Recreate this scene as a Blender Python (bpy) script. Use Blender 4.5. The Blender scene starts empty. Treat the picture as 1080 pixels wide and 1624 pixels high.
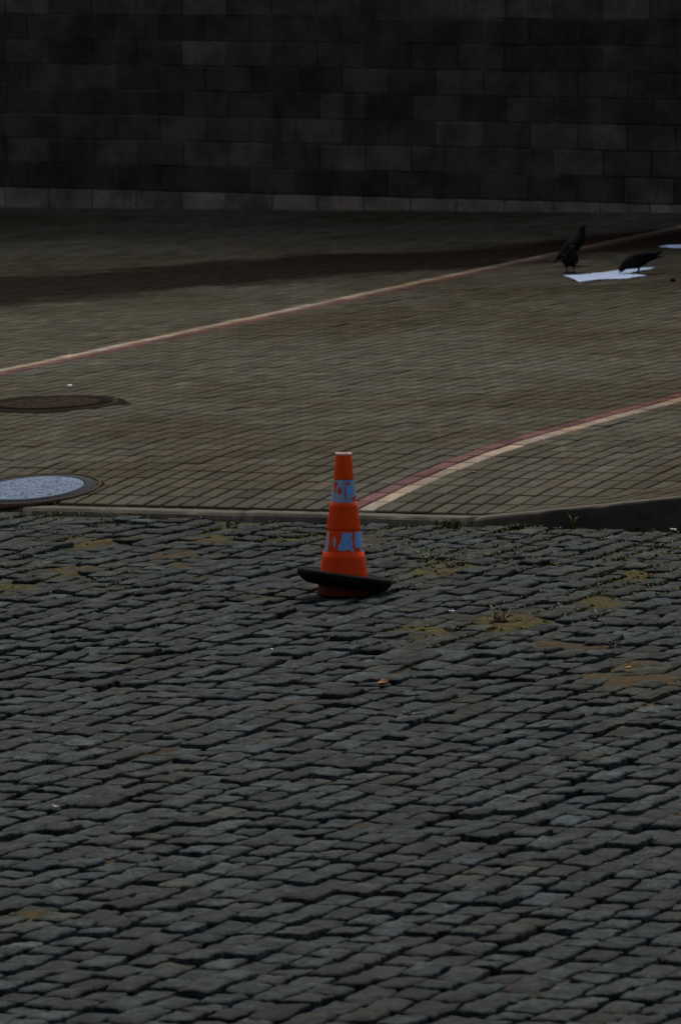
import bpy, bmesh, math, random
import numpy as np
from mathutils import Vector, Matrix, noise

# ------------------------------------------------------------------ camera
SC = bpy.context.scene
COL = SC.collection
F = 10350.0                     # focal length in photo pixels (photo is 1080 x 1624)
CAM_H = 4.16
PITCH = math.atan(955 / F)
cam_d = bpy.data.cameras.new('camera')
cam_d.sensor_fit = 'HORIZONTAL'
cam_d.sensor_width = 36.0
cam_d.lens = F / 1080 * 36.0
cam_d.clip_start = 0.5
cam_d.clip_end = 2000
cam_d.dof.use_dof = True
cam_d.dof.focus_distance = 30.6
cam_d.dof.aperture_fstop = 13.0
cam = bpy.data.objects.new('camera', cam_d)
COL.objects.link(cam)
cam.location = (0, 0, CAM_H)
cam.rotation_euler = (math.pi / 2 - PITCH, 0, 0)
SC.camera = cam

# ------------------------------------------------------------------ light
SUN_EL, SUN_AZ = 62.0, 2.0     # azimuth clockwise from +Y (away from the camera)
world = bpy.data.worlds.new('World')
SC.world = world
world.use_nodes = True
wn = world.node_tree
wn.nodes.clear()
sky = wn.nodes.new('ShaderNodeTexSky')
sky.sky_type = 'NISHITA'
sky.sun_disc = False
sky.sun_elevation = math.radians(SUN_EL)
sky.sun_rotation = math.radians(SUN_AZ)
sky.air_density = 1.0
sky.dust_density = 6.0
sky.ozone_density = 1.0
bg = wn.nodes.new('ShaderNodeBackground')
bg.inputs['Strength'].default_value = 0.07
wo = wn.nodes.new('ShaderNodeOutputWorld')
hs = wn.nodes.new('ShaderNodeHueSaturation')      # overcast: a greyer sky
hs.inputs['Saturation'].default_value = 0.85
wn.links.new(sky.outputs[0], hs.inputs['Color'])
wn.links.new(hs.outputs[0], bg.inputs[0])
wn.links.new(bg.outputs[0], wo.inputs[0])
sun_d = bpy.data.lights.new('sun', 'SUN')
sun_d.energy = 1.5
sun_d.angle = math.radians(30)
sun_d.color = (1.0, 0.93, 0.82)
sun = bpy.data.objects.new('sun', sun_d)
COL.objects.link(sun)
_e, _a = math.radians(SUN_EL), math.radians(SUN_AZ)
_dir = Vector((math.sin(_a) * math.cos(_e), math.cos(_a) * math.cos(_e), math.sin(_e)))
sun.rotation_euler = _dir.to_track_quat('Z', 'Y').to_euler()
vs = SC.view_settings
vs.view_transform = 'Standard'
vs.look = 'None'
vs.gamma = 1.0
vs.exposure = 0.30
vs.use_curve_mapping = False

# ------------------------------------------------------------------ terrain frame
GX, GY = 0.037, 0.03            # the whole place slopes up to the right and away
PHI = math.radians(27)          # kerb and paving turn by this much
E1 = (math.cos(PHI), -math.sin(PHI))
E2 = (math.sin(PHI), math.cos(PHI))
OX, OY = 0.0, 33.65             # a point on the foot of the kerb
cp, sp = math.cos(PITCH), math.sin(PITCH)


def plane(x, y):
    return GX * x + GY * y


def uv2xy(u, v):
    return OX + u * E1[0] + v * E2[0], OY + u * E1[1] + v * E2[1]


def xy2uv(x, y):
    return (x - OX) * E1[0] + (y - OY) * E1[1], (x - OX) * E2[0] + (y - OY) * E2[1]


def proj(x, y, z):
    dz = z - CAM_H
    zc = y * cp - dz * sp
    yc = y * sp + dz * cp
    return 540 + F * x / zc, 812 - F * yc / zc, F / zc


def spot(px, py, up=0.0):
    """the place on the ground that the photograph shows at a pixel"""
    dx, dy = (px - 540) / F, (812 - py) / F
    D = (dx, cp + dy * sp, -sp + dy * cp)
    t = (up - CAM_H) / (D[2] - GX * D[0] - GY * D[1])
    return t * D[0], t * D[1]


HP, HK, RAMP = 0.18, 0.030, 2.5
KU0, KU1 = 0.72, 1.95


def kerb_top(u):
    t = (u - KU0) / (KU1 - KU0)
    return HK + (0.172 - HK) * max(0.0, min(1.15, t))


def smax(a, b, k=0.02):
    h = max(k - abs(a - b), 0) / k
    return max(a, b) + h * h * k * 0.25


def pave_top(u, v):
    f = max(0.0, 1 - v / RAMP)
    ramp = HP - (HP - HK) * f * f
    wing = kerb_top(u) - 0.012 * v
    return smax(ramp, wing)


def pave_spot(px, py):
    up = 0.12
    for _ in range(12):
        x, y = spot(px, py, up)
        u, v = xy2uv(x, y)
        up = 0.5 * up + 0.5 * pave_top(u, max(v, 0))
    x, y = spot(px, py, up)
    return x, y, plane(x, y) + up


# ------------------------------------------------------------------ helpers
def tag(o, label=None, cat=None, group=None, kind=None):
    if label: o['label'] = label
    if cat: o['category'] = cat
    if group: o['group'] = group
    if kind: o['kind'] = kind
    return o


def empty(name, loc=(0, 0, 0)):
    o = bpy.data.objects.new(name, None)
    o.location = loc
    COL.objects.link(o)
    return o


def mesh_obj(name, verts, faces, mat, parent=None, loc=(0, 0, 0), smooth=False, tints=None, mats=None, fmat=None):
    me = bpy.data.meshes.new(name)
    me.from_pydata([tuple(v) for v in verts], [], [tuple(f) for f in faces])
    for m in (mats or [mat]):
        me.materials.append(m)
    if fmat is not None:
        me.polygons.foreach_set('material_index', fmat)
    if smooth:
        me.polygons.foreach_set('use_smooth', [True] * len(me.polygons))
    if tints is not None:
        a = me.attributes.new('tint', 'FLOAT_COLOR', 'POINT')
        arr = np.ones((len(verts), 4), dtype=np.float32)
        arr[:, :3] = np.array(tints, dtype=np.float32)
        a.data.foreach_set('color', arr.ravel())
    me.update()
    o = bpy.data.objects.new(name, me)
    o.location = loc
    COL.objects.link(o)
    if parent is not None:
        o.parent = parent
        o.matrix_parent_inverse = Matrix.Identity(4)
        pl = parent.location
        o.location = (loc[0] - pl[0], loc[1] - pl[1], loc[2] - pl[2])
    return o


class MB:
    def __init__(s):
        s.v, s.f, s.t, s.m = [], [], [], []

    def add(s, verts, faces, tint=(1, 1, 1), mi=0):
        b = len(s.v)
        s.v += [tuple(p) for p in verts]
        s.t += [tint] * len(verts)
        s.f += [tuple(i + b for i in f) for f in faces]
        s.m += [mi] * len(faces)

    def build(s, name, mat, parent=None, loc=(0, 0, 0), smooth=False, mats=None):
        v = [(p[0] - loc[0], p[1] - loc[1], p[2] - loc[2]) for p in s.v]
        return mesh_obj(name, v, s.f, mat, parent, loc, smooth, s.t, mats, s.m)


class N:
    """small node-graph builder"""
    def __init__(s, name):
        s.mat = bpy.data.materials.new(name)
        s.mat.use_nodes = True
        s.nt = s.mat.node_tree
        s.nt.nodes.clear()
        s.out = s.nt.nodes.new('ShaderNodeOutputMaterial')
        s.b = s.nt.nodes.new('ShaderNodeBsdfPrincipled')
        s.link(s.b.outputs[0], s.out.inputs[0])

    def link(s, a, b):
        s.nt.links.new(a, b)

    def node(s, typ, **kw):
        n = s.nt.nodes.new(typ)
        for k, v in kw.items():
            setattr(n, k, v)
        return n

    def put(s, sock, val):
        if hasattr(val, 'is_output'):
            s.link(val, sock)
        else:
            sock.default_value = val

    def pos(s):
        return s.node('ShaderNodeNewGeometry').outputs['Position']

    def obj(s):
        return s.node('ShaderNodeTexCoord').outputs['Object']

    def scale(s, vec, sc):
        n = s.node('ShaderNodeVectorMath', operation='MULTIPLY')
        s.link(vec, n.inputs[0])
        n.inputs[1].default_value = sc
        return n.outputs[0]

    def noise(s, vec, sc, detail=4, rough=0.55, dist=0.0):
        n = s.node('ShaderNodeTexNoise')
        s.link(vec, n.inputs['Vector'])
        n.inputs['Scale'].default_value = sc
        n.inputs['Detail'].default_value = detail
        n.inputs['Roughness'].default_value = rough
        n.inputs['Distortion'].default_value = dist
        return n.outputs['Fac']

    def voro(s, vec, sc, feature='F1'):
        n = s.node('ShaderNodeTexVoronoi', feature=feature)
        s.link(vec, n.inputs['Vector'])
        n.inputs['Scale'].default_value = sc
        return n.outputs['Distance']

    def ramp(s, fac, lo, hi, a=0.0, b=1.0):
        n = s.node('ShaderNodeMapRange', interpolation_type='SMOOTHSTEP')
        s.put(n.inputs[0], fac)
        n.inputs[1].default_value = lo
        n.inputs[2].default_value = hi
        n.inputs[3].default_value = a
        n.inputs[4].default_value = b
        return n.outputs[0]

    def math(s, op, a, b=0.0):
        n = s.node('ShaderNodeMath', operation=op)
        s.put(n.inputs[0], a)
        s.put(n.inputs[1], b)
        return n.outputs[0]

    def mix(s, fac, a, b, mode='MIX'):
        n = s.node('ShaderNodeMix', data_type='RGBA', blend_type=mode)
        s.put(n.inputs['Factor'], fac)
        for k, v in (('A', a), ('B', b)):
            sock = [i for i in n.inputs if i.name == k and i.type == 'RGBA'][0]
            if isinstance(v, tuple) and len(v) == 3:
                v = v + (1.0,)
            s.put(sock, v)
        return [o for o in n.outputs if o.type == 'RGBA'][0]

    def tint(s):
        n = s.node('ShaderNodeAttribute', attribute_name='tint')
        return n.outputs['Color']

    def grey(s, fac):
        n = s.node('ShaderNodeCombineColor')
        for i in range(3):
            s.put(n.inputs[i], fac)
        return n.outputs[0]

    def done(s, col, rough, bump=None, dist=0.004, strength=0.6, spec=0.5):
        s.put(s.b.inputs['Base Color'], col if not (isinstance(col, tuple) and len(col) == 3) else col + (1.0,))
        s.put(s.b.inputs['Roughness'], rough)
        s.b.inputs['Specular IOR Level'].default_value = spec
        if bump is not None:
            n = s.node('ShaderNodeBump')
            n.inputs['Strength'].default_value = strength
            n.inputs['Distance'].default_value = dist
            s.link(bump, n.inputs['Height'])
            s.link(n.outputs[0], s.b.inputs['Normal'])
        return s.mat


def rgb(n, c):
    return n.mix(0.0, c, c)


# ------------------------------------------------------------------ materials
def mat_sett():
    n = N('granite_sett')
    p = n.pos()
    big = n.noise(p, 1.1, 3)
    mid = n.noise(p, 14, 5, 0.6)
    fine = n.noise(p, 160, 3, 0.7)
    grain = n.noise(n.scale(p, (1.0, 1.0, 1.0)), 420, 2, 0.6)
    c = n.mix(n.ramp(mid, 0.34, 0.66), (0.0085, 0.0125, 0.0125), (0.0385, 0.0520, 0.0515))
    chip = n.noise(n.scale(p, (1, 1, 1)), 48, 4, 0.6)
    c = n.mix(1.0, c, n.grey(n.ramp(chip, 0.32, 0.68, 0.58, 1.5)), 'MULTIPLY')
    c = n.mix(1.0, c, n.tint(), 'MULTIPLY')
    c = n.mix(1.0, c, n.grey(n.ramp(fine, 0.28, 0.72, 0.6, 1.45)), 'MULTIPLY')
    c = n.mix(1.0, c, n.grey(n.ramp(grain, 0.3, 0.7, 0.82, 1.18)), 'MULTIPLY')
    # grit and ochre dust trodden onto some of the stones
    dust = n.math('MULTIPLY', n.ramp(n.noise(p, 2.3, 5, 0.62), 0.55, 0.72), n.ramp(mid, 0.42, 0.62))
    c = n.mix(n.math('MULTIPLY', dust, 0.7), c, (0.075, 0.058, 0.028))
    c = n.mix(n.math('MULTIPLY', n.ramp(big, 0.58, 0.72), 0.35), c, (0.045, 0.042, 0.032))
    h = n.math('ADD', n.math('ADD', n.math('MULTIPLY', mid, 0.8), n.math('MULTIPLY', chip, 0.5)), n.math('MULTIPLY', fine, 0.25))
    r = n.ramp(n.math('ADD', n.math('MULTIPLY', mid, 0.6), n.math('MULTIPLY', big, 0.4)), 0.35, 0.65, 0.40, 0.62)
    return n.done(c, r, h, 0.026, 1.0, 0.08)


def mat_bed():
    n = N('joint_soil')
    p = n.pos()
    a = n.noise(p, 30, 5, 0.65)
    t = n.tint()
    sep = n.node('ShaderNodeSeparateColor')
    n.link(t, sep.inputs[0])
    soil = n.mix(n.ramp(a, 0.35, 0.65), (0.012, 0.009, 0.006), (0.045, 0.031, 0.014))
    sand = n.mix(n.ramp(a, 0.3, 0.7), (0.032, 0.022, 0.008), (0.080, 0.056, 0.022))
    moss = n.mix(n.ramp(a, 0.3, 0.7), (0.022, 0.026, 0.004), (0.085, 0.088, 0.012))
    c = n.mix(sep.outputs[0], soil, sand)
    c = n.mix(n.math('MULTIPLY', sep.outputs[1], n.ramp(n.noise(p, 9, 4, 0.6), 0.42, 0.56)), c, moss)
    return n.done(c, 0.95, n.noise(p, 90, 4, 0.7), 0.01, 0.9, 0.2)


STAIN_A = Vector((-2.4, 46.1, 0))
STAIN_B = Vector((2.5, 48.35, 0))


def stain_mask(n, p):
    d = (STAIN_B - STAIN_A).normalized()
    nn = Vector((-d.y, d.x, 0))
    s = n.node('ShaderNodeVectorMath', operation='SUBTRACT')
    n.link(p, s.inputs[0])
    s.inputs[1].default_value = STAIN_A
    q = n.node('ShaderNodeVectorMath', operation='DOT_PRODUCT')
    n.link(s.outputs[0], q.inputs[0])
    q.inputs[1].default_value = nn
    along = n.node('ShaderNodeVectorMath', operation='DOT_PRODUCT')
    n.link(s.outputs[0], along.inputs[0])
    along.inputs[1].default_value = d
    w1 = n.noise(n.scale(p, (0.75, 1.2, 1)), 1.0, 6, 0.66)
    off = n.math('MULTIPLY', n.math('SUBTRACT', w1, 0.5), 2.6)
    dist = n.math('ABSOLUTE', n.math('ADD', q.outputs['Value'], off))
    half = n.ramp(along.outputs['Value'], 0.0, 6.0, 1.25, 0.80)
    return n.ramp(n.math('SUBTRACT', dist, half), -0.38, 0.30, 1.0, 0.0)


def mat_paver(kind='grey'):
    n = N('paver_' + kind)
    p = n.pos()
    big = n.noise(p, 0.55, 4, 0.6)
    streak = n.noise(n.scale(p, (0.5, 1.6, 1)), 1.3, 5, 0.6)
    mid = n.noise(p, 9, 5, 0.62)
    fine = n.noise(p, 120, 3, 0.7)
    cols = {'grey': ((0.060, 0.057, 0.041), (0.090, 0.086, 0.065)),
            'red': ((0.105, 0.055, 0.053), (0.150, 0.082, 0.078)),
            'cream': ((0.235, 0.190, 0.142), (0.34, 0.282, 0.218))}[kind]
    c = n.mix(n.ramp(mid, 0.3, 0.7), cols[0], cols[1])
    c = n.mix(1.0, c, n.tint(), 'MULTIPLY')
    c = n.mix(1.0, c, n.grey(n.ramp(fine, 0.25, 0.75, 0.85, 1.15)), 'MULTIPLY')
    # trodden-in brown dirt, in large drifts
    c = n.mix(n.math('MULTIPLY', n.ramp(big, 0.40, 0.66), 0.85), c, n.mix(1.0, c, (0.66, 0.57, 0.44), 'MULTIPLY'))
    c = n.mix(n.math('MULTIPLY', n.ramp(streak, 0.56, 0.72), 0.28), c, (0.150, 0.152, 0.145))
    # oil / wet soil stain that runs across in front of the wall
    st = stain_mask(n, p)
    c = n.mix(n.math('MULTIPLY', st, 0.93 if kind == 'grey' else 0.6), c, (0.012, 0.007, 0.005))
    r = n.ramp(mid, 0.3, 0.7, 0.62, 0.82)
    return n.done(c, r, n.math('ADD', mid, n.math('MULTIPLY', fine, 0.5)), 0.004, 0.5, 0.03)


def mat_joint():
    n = N('paver_joint_sand')
    p = n.pos()
    a = n.noise(p, 6, 4)
    c = n.mix(n.ramp(a, 0.35, 0.65), (0.020, 0.015, 0.009), (0.040, 0.031, 0.019))
    return n.done(c, 0.95, n.noise(p, 80, 3), 0.004, 0.6, 0.2)


def mat_kerb():
    n = N('kerb_concrete')
    p = n.pos()
    a = n.noise(p, 3.0, 5, 0.65)
    f = n.noise(p, 90, 4, 0.7)
    g = n.node('ShaderNodeNewGeometry')
    sx = n.node('ShaderNodeSeparateXYZ')
    n.link(g.outputs['True Normal'], sx.inputs[0])
    c = n.mix(n.ramp(a, 0.3, 0.7), (0.062, 0.056, 0.041), (0.104, 0.094, 0.072))
    c = n.mix(1.0, c, n.tint(), 'MULTIPLY')
    c = n.mix(1.0, c, n.grey(n.ramp(f, 0.25, 0.75, 0.75, 1.25)), 'MULTIPLY')
    c = n.mix(n.math('MULTIPLY', n.ramp(n.noise(p, 7, 5, 0.7), 0.5, 0.68), 0.6), c, (0.022, 0.017, 0.012))
    return n.done(c, 0.85, n.math('ADD', a, n.math('MULTIPLY', f, 0.3)), 0.012, 0.6, 0.3)


def mat_block():
    n = N('wall_block')
    p = n.pos()
    a = n.noise(p, 3.2, 5, 0.62)
    f = n.noise(p, 45, 4, 0.7)
    dr = n.noise(n.scale(p, (5, 5, 0.7)), 1.3, 4, 0.6)
    c = n.mix(1.0, n.tint(), n.grey(n.ramp(a, 0.28, 0.72, 0.55, 1.5)), 'MULTIPLY')
    c = n.mix(1.0, c, n.grey(n.ramp(f, 0.25, 0.75, 0.75, 1.25)), 'MULTIPLY')
    c = n.mix(n.math('MULTIPLY', n.ramp(dr, 0.55, 0.75), 0.5), c, n.mix(1.0, c, (0.55, 0.5, 0.45), 'MULTIPLY'))
    return n.done(c, 0.85, n.math('ADD', a, f), 0.01, 0.6, 0.25)


def mat_mortar():
    n = N('mortar')
    p = n.pos()
    a = n.noise(p, 1.6, 4, 0.6)
    c = n.mix(n.ramp(a, 0.35, 0.65), (0.03, 0.026, 0.02), (0.17, 0.15, 0.115))
    return n.done(c, 0.95, n.noise(p, 60, 3), 0.004, 0.5, 0.2)


def mat_soil():
    n = N('soil')
    p = n.pos()
    c = n.mix(n.ramp(n.noise(p, 2, 5), 0.35, 0.65), (0.045, 0.042, 0.036), (0.085, 0.080, 0.068))
    return n.done(c, 0.95, n.noise(p, 14, 5), 0.03, 0.6, 0.2)


def mat_cone():
    n = N('orange_plastic')
    p = n.obj()
    sx = n.node('ShaderNodeSeparateXYZ')
    n.link(p, sx.inputs[0])
    streak = n.noise(n.scale(p, (9, 9, 1.2)), 4.0, 5, 0.65)
    blot = n.noise(p, 16, 5, 0.65)
    fine = n.noise(p, 140, 3, 0.7)
    clean = n.tint()
    c = n.mix(n.ramp(streak, 0.3, 0.7), (0.92, 0.066, 0.001), (1.0, 0.100, 0.001))
    c = n.mix(1.0, c, clean, 'MULTIPLY')
    c = n.mix(n.math('MULTIPLY', n.ramp(blot, 0.58, 0.74), 0.45), c, (0.28, 0.030, 0.005))
    c = n.mix(n.math('MULTIPLY', n.ramp(n.noise(n.scale(p, (22, 22, 2.0)), 3.0, 4, 0.6), 0.58, 0.72), 0.4), c, (0.30, 0.030, 0.004))
    # foot below the ring: grime, deepened to paint in the ring's shade
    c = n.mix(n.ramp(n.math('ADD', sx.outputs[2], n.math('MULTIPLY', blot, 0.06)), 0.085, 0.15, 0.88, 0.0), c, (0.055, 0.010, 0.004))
    c = n.mix(n.math('MULTIPLY', n.ramp(fine, 0.62, 0.72), 0.35), c, (0.12, 0.03, 0.01))
    return n.done(c, n.ramp(blot, 0.3, 0.7, 0.5, 0.7), blot, 0.003, 0.35, 0.15)


def mat_tinted(name, rough, bump_sc=80, spec=0.4, dist=0.002, var=0.25):
    n = N(name)
    p = n.obj()
    a = n.noise(p, bump_sc, 4, 0.65)
    c = n.mix(1.0, n.tint(), n.grey(n.ramp(a, 0.25, 0.75, 1 - var, 1 + var)), 'MULTIPLY')
    return n.done(c, rough, a, dist, 0.5, spec)


M_SETT, M_BED = mat_sett(), mat_bed()
M_PAVE = {k: mat_paver(k) for k in ('grey', 'red', 'cream')}
M_JOINT, M_KERB, M_BLOCK, M_MORTAR, M_SOIL = mat_joint(), mat_kerb(), mat_block(), mat_mortar(), mat_soil()
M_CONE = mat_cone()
M_SHEET = mat_tinted('reflective_sheeting', 0.45, 220, 0.5, 0.001, 0.3)
M_RUBBER = mat_tinted('black_rubber', 0.8, 60, 0.12, 0.002, 0.3)
M_IRON = mat_tinted('cast_iron', 0.8, 60, 0.03, 0.004, 0.35)
M_PAPER = mat_tinted('paper', 0.8, 30, 0.2, 0.002, 0.1)
M_LEAF = mat_tinted('weed_leaf', 0.6, 40, 0.3, 0.001, 0.3)
M_FEATHER = mat_tinted('pigeon_feathers', 0.75, 70, 0.1, 0.002, 0.35)
M_LITTER = mat_tinted('litter', 0.9, 60, 0.05, 0.002, 0.25)

# ------------------------------------------------------------------ ground sheet
R = 260.0
mesh_ground = mesh_obj('ground', [(x, y, plane(x, y) - 0.16) for x, y in ((-R, -60), (R, -60), (R, R), (-R, R))],
                       [(0, 1, 2, 3)], M_SOIL)
tag(mesh_ground, kind='structure')

# ------------------------------------------------------------------ cobbled road
SAND = [(1048, 1078, 0.42), (1000, 1056, 0.2), (790, 985, 0.30), (700, 1000, 0.25), (95, 908, 0.30), (20, 935, 0.25), (250, 880, 0.35),
        (400, 945, 0.16), (150, 860, 0.3), (690, 905, 0.30), (960, 950, 0.25), (60, 1450, 0.16), (860, 1020, 0.16),
        (330, 850, 0.3), (1000, 905, 0.25), (560, 850, 0.3)]
SAND = [spot(a, b) + (r if r > 0.29 and a > 700 else r * 0.75,) for a, b, r in SAND]


def sand_at(x, y):
    m = 0.0
    w = noise.noise(Vector((x * 4.5, y * 2.6, 3.1)))
    for sx, sy, r in SAND:
        d = math.hypot(x - sx, (y - sy) * 0.55) / r
        if d < 1.7:
            m = max(m, 1.25 - d + 0.75 * w)
    return max(0.0, min(1.0, m))


def moss_at(x, y, px, py):
    m = max(0.0, min(1.0, (1110 - py) / 230.0)) * (0.55 + 0.45 * max(0.0, min(1.0, (px - 540) / 200.0)))
    m = max(m, max(0.0, min(1.0, (880 - py) / 50.0)))
    return max(0.0, min(1.0, m + 0.9 * noise.noise(Vector((x * 1.7, y * 0.9, 9.2))) - 0.1))


def road_wave(x, y):
    return 0.014 * noise.noise(Vector((x * 0.8, y * 0.5, 0.4)))


def in_margin(px, py, mx=580, my=260):
    return -mx < px < 1080 + mx and py < 1624 + my


road = empty('cobbled_road', (uv2xy(0, 0)[0], uv2xy(0, 0)[1], plane(*uv2xy(0, 0))))
tag(road, kind='structure')
random.seed(7)
CW = 0.142


def colb(i, v):
    return i * CW + 0.014 * noise.noise(Vector((i * 0.35, v * 0.55, 5.0))) + 0.012 * noise.noise(Vector((i * 7.3, v * 2.4, 1.0))) \
        + 0.16 * noise.noise(Vector((0.3, v * 0.16, i * 0.05)))


def sett_mesh(corners, tint_rng):
    """corners in uv, anticlockwise; returns verts (world), faces"""
    rg = random
    cu = sum(c[0] for c in corners) / 4
    cv = sum(c[1] for c in corners) / 4
    x, y = uv2xy(cu, cv)
    sd = sand_at(x, y)
    zc = plane(x, y) + road_wave(x, y) + rg.gauss(0, 0.0055 if y > 26.5 else 0.0045) - 0.006 * sd
    ta, tb = rg.gauss(0, 0.026), rg.gauss(0, 0.026)
    dome = rg.uniform(-0.002, 0.006)
    out = []
    K = 5
    for k in range(4):
        a, b = corners[k], corners[(k + 1) % 4]
        for j in range(K):
            t = j / K
            if j == 0:
                pass
            u = a[0] + (b[0] - a[0]) * t
            v = a[1] + (b[1] - a[1]) * t
            if j == 0:   # pull the corner in so that it is rounded
                f = rg.uniform(0.01, 0.075)
                u += (cu - u) * f
                v += (cv - v) * f
            else:
                u += rg.gauss(0, 0.0034)
                v += rg.gauss(0, 0.0045)
            out.append((u, v))
    n = len(out)
    V, Fc = [], []
    rings = [(0.97, -0.085), (1.0, -0.016), (0.975, -0.004), (0.90, 0.0), (0.5, 1.0)]
    seed = rg.uniform(0, 100)
    for ri, (s, dz) in enumerate(rings):
        for (u, v) in out:
            uu, vv = cu + (u - cu) * s, cv + (v - cv) * s
            px, py = uv2xy(uu, vv)
            z = zc + GX * (px - x) + GY * (py - y) + ta * (uu - cu) + tb * (vv - cv)
            if ri == 4:
                z += dome * 0.9 + 0.006 * noise.noise(Vector((px * 22, py * 22, seed)))
            elif ri == 3:
                z += dome * 0.45 + 0.006 * noise.noise(Vector((px * 22, py * 22, seed)))
            else:
                z += dz + (0.006 * noise.noise(Vector((px * 22, py * 22, seed))) if ri else 0)
            V.append((px, py, z))
    for ri in range(len(rings) - 1):
        for k in range(n):
            a = ri * n + k
            b = ri * n + (k + 1) % n
            Fc.append((a, b, b + n, a + n))
    V.append((x, y, zc + dome + 0.004 * noise.noise(Vector((x * 22, y * 22, seed)))))
    top = (len(rings) - 1) * n
    for k in range(n):
        Fc.append((top + k, top + (k + 1) % n, len(V) - 1))
    return V, Fc, (x, y, zc)


setts = []
for i in range(-34, 66):
    v = -0.03 - random.uniform(0, 0.1)
    while v > -15.5:
        ln = random.choice((0.14, 0.16, 0.17, 0.18, 0.19, 0.20, 0.21, 0.24)) * random.uniform(0.92, 1.1)
        v0, v1 = v - ln, v
        v = v0
        vm = (v0 + v1) / 2
        x, y = uv2xy(i * CW, vm)
        px, py, s = proj(x, y, plane(x, y))
        if y < 14 or not in_margin(px, py):
            continue
        g1, g2 = random.uniform(0.005, 0.016), random.uniform(0.005, 0.016)
        g3, g4 = random.uniform(0.006, 0.020), random.uniform(0.006, 0.020)
        sk = random.gauss(0, 0.007)
        sk2 = random.gauss(0, 0.007)
        cs = [(colb(i, v0) + g1, v0 + g3 + sk), (colb(i + 1, v0) - g2, v0 + g3 - sk),
              (colb(i + 1, v1) - g2, v1 - g4 - sk2), (colb(i, v1) + g1, v1 - g4 + sk2)]
        xx, yy = uv2xy(sum(c[0] for c in cs) / 4, vm)
        sd = sand_at(xx, yy)
        if sd > 0.95 and random.random() < 0.12:
            continue
        V, Fc, c = sett_mesh(cs, None)
        b = random.gauss(1.0, 0.25)
        w = random.gauss(0, 0.035)
        tint = (max(0.4, b * (1 + w)), max(0.4, b), max(0.4, b * (1 - w * 1.4)))
        dust = min(1.0, 1.2 * sd * random.uniform(0.3, 1.2))
        tint = (tint[0] * (1 + 0.22 * dust), tint[1] * (1 + 0.02 * dust), tint[2] * (1 - 0.35 * dust))
        if random.random() < 0.05:
            tint = tuple(t * 1.35 for t in tint)
        px, py, s = proj(*c)
        vis = 20 < px < 1060 and py < 1615
        area = ln * CW * s * s * (py + 453) / F if vis else 0
        setts.append((area, V, Fc, tint, c))
setts.sort(key=lambda t: -t[0])
rest = MB()
for k, (area, V, Fc, tint, c) in enumerate(setts):
    if k < 300:
        m = MB()
        m.add(V, Fc, tint)
        m.build('cobblestone', M_SETT, road, c, smooth=True)
    else:
        rest.add(V, Fc, tint)
tag(rest.build('cobblestones', M_SETT, road, (OX, OY, plane(OX, OY)), smooth=True), kind='stuff')
for ch in road.children:                        # split sides are flat, worn tops are smooth
    nf = len(setts[0][2])
    ch.data.polygons.foreach_set('use_smooth', np.arange(len(ch.data.polygons)) % nf >= 40)
print('setts', len(setts))

# joint soil between the stones
bed = {}
bv, bf, bt = [], [], []
ST = 0.032


def bed_vert(a, b):
    if (a, b) not in bed:
        u, v = a * ST, b * ST
        x, y = uv2xy(u, v)
        z0 = plane(x, y)
        px, py, s = proj(x, y, z0)
        sd = sand_at(x, y)
        ms = moss_at(x, y, px, py)
        fill = max(sd, 0.95 * ms, min(1.0, max(0.0, 2.4 * noise.noise(Vector((x * 1.9, y * 1.3, 7))) - 0.05)))
        h = -0.050 + 0.040 * fill + (0.006 + 0.006 * fill) * noise.noise(Vector((x * 13, y * 13, 2))) + 0.010 * sd
        if v > -0.06:
            h = -0.018
        bed[(a, b)] = len(bv)
        bv.append((x, y, z0 + road_wave(x, y) + h))
        bt.append((min(1, sd * 1.2 + 0.25 + 0.5 * noise.noise(Vector((x * 3, y * 3, 4)))), ms, 0))
    return bed[(a, b)]


for a in range(-185, 330):
    for b in range(-490, 1):
        x, y = uv2xy(a * ST, b * ST)
        px, py, s = proj(x, y, plane(x, y))
        if y > 14 and in_margin(px, py, 595, 275):
            bf.append((bed_vert(a, b), bed_vert(a + 1, b), bed_vert(a + 1, b + 1), bed_vert(a, b + 1)))
bt = [tuple(max(0, min(1, q)) for q in t) for t in bt]
rl = road.location
o = mesh_obj('joint_soil', [(p[0] - rl[0], p[1] - rl[1], p[2] - rl[2]) for p in bv], bf, M_BED, None, (0, 0, 0), True, bt)
o.parent = road
tag(o, kind='stuff')

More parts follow.
